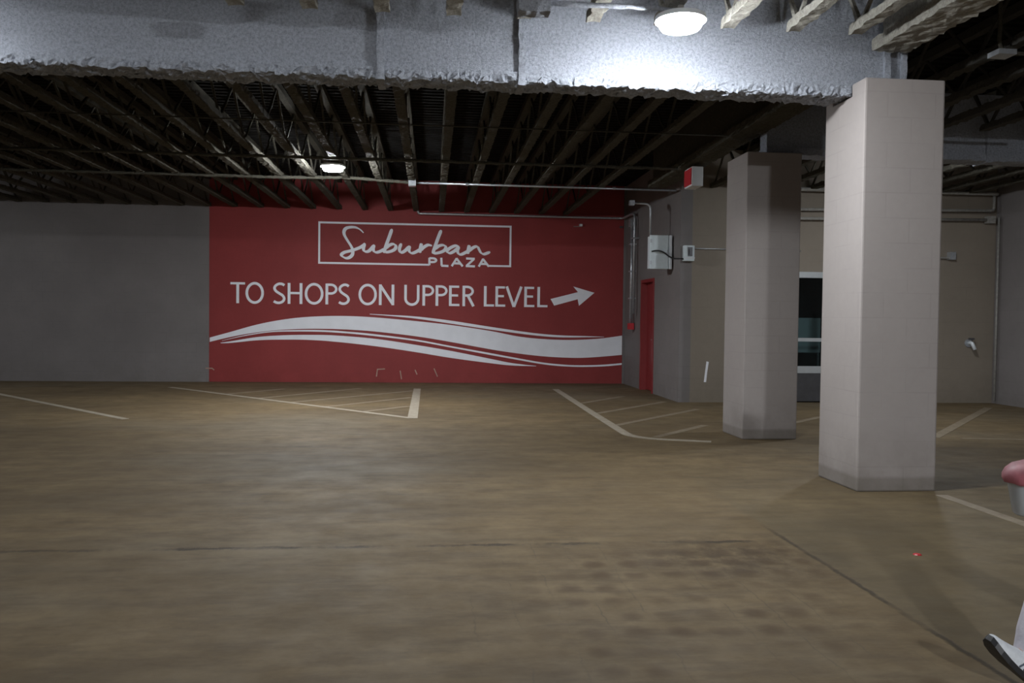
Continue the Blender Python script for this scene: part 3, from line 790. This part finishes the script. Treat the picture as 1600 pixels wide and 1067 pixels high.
def arc(cx, cy, rx, ry, a0, a1, n=28):
    return [(cx + rx * math.cos(math.radians(a0 + (a1 - a0) * i / n)), cy + ry * math.sin(math.radians(a0 + (a1 - a0) * i / n))) for i in range(n + 1)]
def glyph(ch, x0, x1):
    """strokes of a humanist sans capital between x0 and x1 (wall metres)"""
    z0, z1 = BASE, TOP; h = z1 - z0; s = 0.057; e = s / 2; t = 0.047; w = x1 - x0
    V = lambda x, a=z0, b=z1: ([(x, a), (x, b)], s)
    Hh = lambda z, a, b: ([(a, z), (b, z)], t)
    if ch == 'T': return [Hh(z1 - t / 2, x0, x1), V((x0 + x1) / 2, z0, z1 - t / 2)]
    if ch == 'H': return [V(x0 + e), V(x1 - e), Hh(z0 + h * 0.52, x0 + e, x1 - e)]
    if ch == 'L': return [V(x0 + e), Hh(z0 + t / 2, x0 + e, x1)]
    if ch == 'E': return [V(x0 + e), Hh(z0 + t / 2, x0 + e, x1), Hh(z1 - t / 2, x0 + e, x1 - 0.01), Hh(z0 + h * 0.52, x0 + e, x1 - 0.03)]
    if ch == 'N': return [V(x0 + e), V(x1 - e), ([(x0 + e, z1 - 0.02), (x1 - e, z0 + 0.02)], s * 1.0)]
    if ch == 'V': return [([(x0 + e, z1), ((x0 + x1) / 2, z0)], s), ([((x0 + x1) / 2, z0), (x1 - e, z1)], s)]
    if ch == 'O': return [(arc((x0 + x1) / 2, (z0 + z1) / 2, w / 2 - e, h / 2 - t / 2 + 0.006, 0, 360, 44), 0.054)]
    if ch == 'U': return [([(x0 + e, z1)] + arc((x0 + x1) / 2, z0 + h * 0.34, w / 2 - e, h * 0.34 - t / 2 + 0.004, 180, 360) + [(x1 - e, z1)], 0.054)]
    if ch in 'PR':
        zc = z0 + h * 0.735; ry = h * 0.265 - t / 2; xr = x1 - e - (0.02 if ch == 'R' else 0); k = min(w * 0.45, 0.17)
        bowl = [(x0 + e, zc + ry), (xr - k, zc + ry)] + arc(xr - k, zc, k, ry, 90, -90, 20) + [(x0 + e, zc - ry)]
        out = [V(x0 + e), (bowl, 0.050)]
        if ch == 'R': out.append(([(xr - k * 0.9, zc - ry + 0.01), (x1 - e, z0)], s))
        return out
    if ch == 'S':
        cx = (x0 + x1) / 2
        k = lambda u, v: (x0 + e * 0.8 + (w - 1.6 * e) * u, z0 + t / 2 + (h - t) * v)
        pts = [k(0.98, 0.93), k(0.75, 1.0), k(0.45, 1.0), k(0.16, 0.90), k(0.07, 0.76), k(0.20, 0.62), k(0.50, 0.50), k(0.82, 0.38), k(0.96, 0.22), k(0.84, 0.07), k(0.55, -0.01), k(0.25, 0.0), k(0.0, 0.07)]
        return [(smooth2(pts, 4), 0.053)]
    return []
for ch, a, b in LETTERS:
    mb = MB()
    for i, (pts, wd) in enumerate(glyph(ch, a, b)):
        mb.ribbon(pts, wd, YP - 0.0006 * i)
    mb.build('letter_' + ch.lower(), M['white_paint'], sign, merge=False)
ar = MB(); ar.face([(x, YP, z) for x, z in ARROW]); ar.build('arrow', M['white_paint'], sign)
def interp(pts, x):
    if x <= pts[0][0]: return pts[0][1]
    if x >= pts[-1][0]: return pts[-1][1]
    for a, b in zip(pts[:-1], pts[1:]):
        if a[0] <= x <= b[0]:
            return a[1] + (b[1] - a[1]) * (x - a[0]) / max(1e-6, b[0] - a[0])
for key, nm in (('main', 'broad_band'), ('thin', 'thin_band'), ('lower', 'lower_band'), ('upper', 'upper_band')):
    a = smooth2(SW[key][0], 6); b = smooth2(SW[key][1], 6)
    xa = max(a[0][0], b[0][0]) if key == 'main' else min(a[0][0], b[0][0]); xb = min(a[-1][0], RX1 - 0.005) if key in ('main', 'thin') else max(a[-1][0], b[-1][0])
    mb = MB(); n = 90; yy = YP - (0.001 if key == 'main' else 0)
    for i in range(n):
        u = xa + (xb - xa) * i / n; v = xa + (xb - xa) * (i + 1) / n
        mb.face([(u, yy, interp(b, u)), (v, yy, interp(b, v)), (v, yy, interp(a, v)), (u, yy, interp(a, u))])
    mb.build(nm, M['white_paint'], sign)
for s in SCUFF:
    MB().ribbon(s, 0.022, YP).build('paint_scuff', M['scuff'], sign)

thing_mesh(MB().prism([(4.56, 0.34), (4.60, 0.34), (4.615, 0.50), (4.64, 0.68), (4.60, 0.69), (4.58, 0.52)], YF - 0.004, YF), 'paint_mark', M['white_paint'],
           'short white scrape of paint low on the wall left of the farther column', 'paint mark')

# ---------------------------------------------------------------- floor markings
def stripe(mb, a, b, w, z=0.003):
    a = Vector((a[0], a[1])); b = Vector((b[0], b[1])); d = (b - a).normalized(); n = Vector((-d.y, d.x)) * (w / 2)
    p = [a + n, b + n, b - n, a - n]
    mb.face([(q.x, q.y, z) for q in p][::-1])
    for i in range(4):
        u, v = p[i], p[(i + 1) % 4]
        mb.face([(u.x, u.y, z), (v.x, v.y, z), (v.x, v.y, 0.0), (u.x, u.y, 0.0)])
    return mb
thing_mesh(stripe(MB(), (-7.6, 15.1), (-3.95, 11.2), 0.10), 'parking_line', M['line'], 'white parking line on the floor in front of the grey wall at the left', 'parking line', merge=False)
hb = empty('hatched_marking', (-0.3, 11.35, 0), 'white hatched no-parking triangle painted in front of the middle of the red wall', 'floor marking')
stripe(MB(), (-4.9, 16.2), (-0.27, 11.33), 0.10).build('border_line', M['line'], hb, merge=False)
stripe(MB(), (-0.25, 11.30), (-0.27, 16.1), 0.135, 0.0035).build('border_line', M['line'], hb, merge=False)
for a, b in (((-3.55, 14.8), (-2.75, 15.9)), ((-2.86, 14.05), (-1.35, 16.1)), ((-2.22, 13.38), (-0.34, 15.62)), ((-1.60, 12.73), (-0.34, 14.3)), ((-0.99, 12.08), (-0.34, 12.88))):
    stripe(MB(), a, b, 0.10, 0.0025).build('hatch_stripe', M['faint_line'], hb, merge=False)
hb = empty('hatched_marking', (2.35, 10.0, 0), 'white hatched marking with a curved corner between the red door and the farther column', 'floor marking')
mb = MB()
P = bend([(2.42, 16.1, 0), (2.35, 12.0, 0), (2.32, 9.40, 0), (3.15, 9.10, 0)], 0.45, 6)
for a, b in zip(P[:-1], P[1:]): stripe(mb, a, b, 0.12)
mb.build('border_line', M['line'], hb, merge=False)
for a, b in (((2.42, 13.35), (3.45, 14.66)), ((2.40, 11.9), (3.9, 13.65)), ((2.38, 10.55), (4.1, 12.5)), ((2.62, 9.48), (3.56, 10.55)), ((4.3, 10.25), (5.6, 11.5))):
    stripe(MB(), a, b, 0.10, 0.0025).build('hatch_stripe', M['faint_line'], hb, merge=False)
thing_mesh(stripe(MB(), (6.0, 9.40), (9.1, 12.8), 0.12), 'parking_line', M['faint_line'], 'faint parking line slanting away on the floor right of the near column', 'parking line', merge=False)
thing_mesh(stripe(MB(), (6.3, 9.33), (9.6, 8.75), 0.07), 'parking_line', M['faint_line'], 'very faint line across the floor right of the near column', 'parking line', merge=False)
thing_mesh(stripe(MB(), (4.03, 6.20), (4.03, 4.0), 0.10), 'parking_line', M['faint_line'], 'dull line starting at the right foot of the near column', 'parking line', merge=False)
thing_mesh(MB().lathe((2.85, 4.6, 0.0), [(0, 0.006), (0.02, 0.005), (0.026, 0.0)], 9), 'litter_scrap', M['red_plastic'], 'tiny red scrap of litter on the floor below the near column', 'litter')

# ---------------------------------------------------------------- person walking in from the right
def blob(name, caps, balls, mat, parent, voxel, smooth_it=6):
    """one continuous surface from tapered limbs and ellipsoids"""
    mb = MB()
    for a, ra, b, rb in caps:
        a = Vector(a); b = Vector(b); d = (b - a); L = d.length; d = d / L
        pts = []; rr = []
        for k in range(5): 
            t = math.sin(k / 4 * PI / 2); pts.append(a - d * ra * math.cos(k / 4 * PI / 2)); rr.append(max(0.0015, ra * t))
        pts.append(a + d * L * 0.5); rr.append((ra + rb) / 2)
        for k in range(5):
            t = math.cos(k / 4 * PI / 2); pts.append(b + d * rb * math.sin(k / 4 * PI / 2)); rr.append(max(0.0015, rb * t))
        mb.tube(pts, rr, 16)
    for c, r in balls:
        c = Vector(c); n = 20; m = 12
        G = [[c + Vector((r[0] * math.sin(PI * j / m) * math.cos(2 * PI * i / n), r[1] * math.sin(PI * j / m) * math.sin(2 * PI * i / n), r[2] * math.cos(PI * j / m))) for i in range(n)] for j in range(m + 1)]
        for j in range(m):
            for i in range(n):
                i2 = (i + 1) % n
                f = [G[j][i], G[j + 1][i], G[j + 1][i2], G[j][i2]]
                if j == 0: f = f[:3]
                elif j == m - 1: f = [f[0], f[1], f[3]]
                mb.face(f)
    o = mb.build(name, mat, parent, merge=True)
    r = o.modifiers.new('r', 'REMESH'); r.mode = 'VOXEL'; r.voxel_size = voxel; r.use_smooth_shade = True
    s = o.modifiers.new('s', 'SMOOTH'); s.iterations = smooth_it; s.factor = 0.5
    dg = bpy.context.evaluated_depsgraph_get()
    me = bpy.data.meshes.new_from_object(o.evaluated_get(dg))
    o.modifiers.clear(); me.name = name; o.data = me
    me.materials.clear(); me.materials.append(mat)
    for p in me.polygons: p.use_smooth = True
    return o

skin = plain('skin', (0.48, 0.27, 0.19), 0.5, var=0.06)
cloth_t = plain('pale_trouser_cloth', (0.56, 0.54, 0.60), 0.85, var=0.05, bump=0.3)
cloth_s = plain('grey_shirt_cloth', (0.28, 0.30, 0.34), 0.9, var=0.06, bump=0.3)
hairm = plain('dark_hair', (0.045, 0.03, 0.02), 0.6, var=0.3, scale=40, bump=0.6)
shoe_m = plain('pale_shoe_mesh', (0.55, 0.57, 0.60), 0.7, var=0.08, scale=60, bump=0.3)
shoe_d = plain('dark_shoe_trim', (0.09, 0.11, 0.14), 0.7)
lace_m = plain('white_laces', (0.7, 0.7, 0.7), 0.8)

per = empty('person', (2.52, 2.80, 0), 'person in pale trousers and white shoes striding in at the right edge with a tub', 'person')
caps = []; balls = []
C_ = lambda a, ra, b, rb: caps.append((a, ra, b, rb))
# trunk, neck, head
balls += [((2.52, 2.80, 0.98), (0.11, 0.16, 0.13)), ((2.52, 2.80, 1.14), (0.10, 0.145, 0.16)), ((2.51, 2.80, 1.30), (0.115, 0.165, 0.15)), ((2.51, 2.80, 1.41), (0.085, 0.165, 0.06))]
C_((2.51, 2.80, 1.40), 0.058, (2.49, 2.80, 1.54), 0.052)
balls += [((2.475, 2.80, 1.655), (0.092, 0.074, 0.105)), ((2.445, 2.80, 1.60), (0.060, 0.055, 0.065)), ((2.405, 2.80, 1.555), (0.022, 0.026, 0.020))]
C_((2.388, 2.80, 1.655), 0.009, (2.366, 2.80, 1.615), 0.013)                     # nose
balls += [((2.378, 2.80, 1.582), (0.014, 0.024, 0.0065)), ((2.381, 2.80, 1.571), (0.014, 0.020, 0.007))]   # lips
for s in (-1, 1):
    balls.append(((2.392, 2.80 + s * 0.030, 1.675), (0.012, 0.024, 0.007)))       # brow
    balls.append(((2.480, 2.80 + s * 0.077, 1.635), (0.016, 0.008, 0.030)))       # ear
# arms: left arm bent forward holding the tub, right arm swinging back
C_((2.51, 2.62, 1.41), 0.055, (2.53, 2.575, 1.13), 0.042)
C_((2.53, 2.575, 1.13), 0.041, (2.301, 2.655, 0.945), 0.027)
C_((2.51, 2.98, 1.41), 0.055, (2.60, 3.03, 1.14), 0.042)
C_((2.60, 3.03, 1.14), 0.041, (2.62, 3.03, 0.89), 0.027)
# left hand: palm behind the tub, fingers over its rim, thumb along the side
DX, DZ = -0.034, -0.020
H = lambda a, ra, b, rb: C_((a[0] + DX, a[1], a[2] + DZ), ra, (b[0] + DX, b[1], b[2] + DZ), rb)
H((2.325, 2.66, 0.955), 0.026, (2.262, 2.685, 0.905), 0.024)
H((2.315, 2.65, 0.945), 0.022, (2.270, 2.655, 0.90), 0.020)
for j, (yy, l) in enumerate(((2.645, 0.9), (2.667, 1.0), (2.690, 1.0), (2.712, 0.85))):
    a = (2.268, yy, 0.905); b = (2.268 - 0.030 * l, yy + 0.002, 0.888); c = (2.268 - 0.040 * l, yy + 0.004, 0.855)
    H(a, 0.0095, b, 0.0088); H(b, 0.0088, c, 0.0075)
H((2.300, 2.630, 0.925), 0.012, (2.290, 2.612, 0.880), 0.010); H((2.290, 2.612, 0.880), 0.010, (2.268, 2.618, 0.850), 0.008)
# right hand hanging, slightly curled
C_((2.62, 3.03, 0.88), 0.026, (2.610, 3.03, 0.81), 0.030)
for j, (dx, l) in enumerate(((-0.030, 0.9), (-0.011, 1.0), (0.009, 0.95), (0.028, 0.8))):
    a = (2.612 + dx, 3.03, 0.80); b = (2.606 + dx, 3.022, 0.80 - 0.042 * l); c = (2.600 + dx, 3.004, 0.80 - 0.075 * l)
    C_(a, 0.0095, b, 0.009); C_(b, 0.009, c, 0.0078)
C_((2.590, 3.02, 0.86), 0.012, (2.568, 3.01, 0.825), 0.0105); C_((2.568, 3.01, 0.825), 0.0105, (2.562, 3.00, 0.79), 0.009)
# legs
C_((2.52, 2.885, 0.93), 0.088, (2.345, 2.845, 0.54), 0.056); C_((2.345, 2.845, 0.54), 0.056, (2.235, 2.80, 0.13), 0.036)
C_((2.52, 2.715, 0.93), 0.088, (2.64, 2.72, 0.53), 0.056); C_((2.64, 2.72, 0.53), 0.056, (2.93, 2.72, 0.20), 0.036)
C_((2.235, 2.80, 0.12), 0.034, (2.10, 2.79, 0.165), 0.024); C_((2.93, 2.72, 0.17), 0.034, (2.85, 2.72, 0.06), 0.024)
blob('body', caps, balls, skin, per, 0.0065, 4)
# eyes
for s in (-1, 1):
    MB().lathe((2.396, 2.80 + s * 0.030, 1.655), [(0, -0.010), (0.006, -0.008), (0.010, 0.0), (0.006, 0.008), (0, 0.010)], 12).build('eye', M['white_plastic'], per, smooth=True)
    MB().lathe((2.388, 2.80 + s * 0.030, 1.655), [(0, -0.003), (0.004, -0.002), (0.004, 0.002), (0, 0.003)], 10).build('pupil', M['black_rubber'], per)
blob('hair', [], [((2.505, 2.80, 1.685), (0.088, 0.084, 0.095)), ((2.53, 2.80, 1.62), (0.065, 0.078, 0.085)), ((2.46, 2.80, 1.735), (0.07, 0.066, 0.04))], hairm, per, 0.008, 4)
# shirt
sc = [((2.51, 2.63, 1.405), 0.070, (2.525, 2.585, 1.22), 0.064), ((2.51, 2.97, 1.405), 0.070, (2.57, 3.015, 1.22), 0.064)]
sb = [((2.52, 2.80, 0.98), (0.135, 0.185, 0.11)), ((2.52, 2.80, 1.13), (0.130, 0.178, 0.26)), ((2.51, 2.80, 1.30), (0.132, 0.182, 0.15)), ((2.51, 2.80, 1.41), (0.092, 0.180, 0.062))]
blob('shirt', sc, sb, cloth_s, per, 0.010, 5)
# trousers
tc = [((2.52, 2.885, 0.92), 0.105, (2.350, 2.845, 0.54), 0.082), ((2.350, 2.845, 0.54), 0.082, (2.215, 2.80, 0.22), 0.080), ((2.215, 2.80, 0.22), 0.078, (2.195, 2.80, 0.125), 0.074),
      ((2.52, 2.715, 0.92), 0.105, (2.64, 2.72, 0.53), 0.082), ((2.64, 2.72, 0.53), 0.082, (2.87, 2.72, 0.26), 0.074)]
blob('trousers', tc, [((2.52, 2.80, 0.95), (0.125, 0.175, 0.12))], cloth_t, per, 0.010, 5)

def shoe(heel, toe, y, parent):
    """low trainer: rockered dark sole, pale upper, laces; heel and toe give the sole line in XZ"""
    h = Vector((heel[0], 0, heel[1])); d = Vector((toe[0], 0, toe[1])) - h; L = d.length; d.normalize()
    up = Vector((d.z, 0, -d.x))
    if up.z < 0: up = -up
    def P(u, v, w): return h + d * (u * L) + up * w + Vector((0, y + v, 0))
    st = [(-0.02, 0.022, 0.020, 0.060), (0.04, 0.034, 0.008, 0.085), (0.15, 0.038, 0.0, 0.095), (0.30, 0.036, 0.0, 0.095), (0.45, 0.036, 0.0, 0.085), (0.60, 0.043, 0.0, 0.078), (0.75, 0.048, 0.004, 0.068), (0.88, 0.044, 0.012, 0.062), (0.97, 0.032, 0.022, 0.060), (1.01, 0.014, 0.030, 0.052)]
    so = MB(); up_ = MB(); n = 14
    rs = []; ru = []
    for u, w, b, t in st:
        rs.append([P(u, w * 1.05, b), P(u, w * 1.05, b + 0.020), P(u, -w * 1.05, b + 0.020), P(u, -w * 1.05, b)])
        ru.append([P(u, w * math.cos(PI * k / n), b + 0.016 + (t - b - 0.016) * math.sin(PI * k / n) ** 0.7) for k in range(n + 1)])
    for i in range(len(st) - 1):
        for k in range(4):
            so.face([rs[i][k], rs[i][(k + 1) % 4], rs[i + 1][(k + 1) % 4], rs[i + 1][k]])
        for k in range(n):
            up_.face([ru[i][k], ru[i][k + 1], ru[i + 1][k + 1], ru[i + 1][k]])
    so.face(rs[0][::-1]); so.face(rs[-1]); up_.face(ru[0][::-1]); up_.face(ru[-1])
    s = up_.build('shoe', shoe_m, parent, smooth=True)
    so.build('sole', M['black_rubber'], s)
    lc = MB()
    for u in (0.44, 0.51, 0.58, 0.65):
        t = 0.098 - (u - 0.3) * 0.088
        lc.tube([P(u, -0.020, t - 0.002), P(u + 0.02, 0, t + 0.002), P(u, 0.020, t - 0.002)], 0.003, 6)
    lc.build('laces', lace_m, s)
    tr = MB()
    for u in (0.52, 0.60):
        for sgn in (-1, 1):
            tr.bar(P(u, sgn * 0.040, 0.022), P(u - 0.08, sgn * 0.036, 0.062), 0.012, 0.006)
    tr.build('side_stripe', shoe_d, s)
shoe((2.222, 0.008), (1.988, 0.192), 2.79, per)
shoe((3.00, 0.17), (2.83, -0.005), 2.72, per)

# the tub in the hand
tubm = NT('clear_cloudy_plastic')
tubm.set((0.85, 0.90, 0.95), 0.18)
tubm.b.inputs['Transmission Weight'].default_value = 0.55
tubm.b.inputs['IOR'].default_value = 1.2
lidm = plain('pinkish_red_lid', (0.33, 0.10, 0.12), 0.55, var=0.2, scale=30)
TX, TY, TZ = 2.098, 2.70, 0.825
tub = empty('plastic_tub', (TX, TY, TZ - 0.13), 'clear plastic tub with a pinkish red cover carried at the right edge', 'tub')
MB().lathe((TX, TY, TZ), [(0, -0.135), (0.058, -0.135), (0.066, -0.128), (0.088, 0.0), (0.092, 0.004), (0.089, 0.004), (0.085, -0.004), (0.062, -0.125), (0, -0.128)], 40).build('cup', tubm.m, tub, smooth=True)
MB().lathe((TX, TY, TZ), [(0.097, -0.022), (0.103, -0.012), (0.102, 0.004), (0.093, 0.022), (0.070, 0.042), (0.035, 0.055), (0, 0.058)], 40).rough(0.008, 22, 1).build('cover', lidm, tub, smooth=True)
MB().lathe((TX, TY, TZ), [(0, -0.124), (0.061, -0.124), (0.072, -0.060), (0.045, -0.045), (0, -0.052)], 28).rough(0.006, 30, 2).build('contents', lace_m, tub, smooth=True)
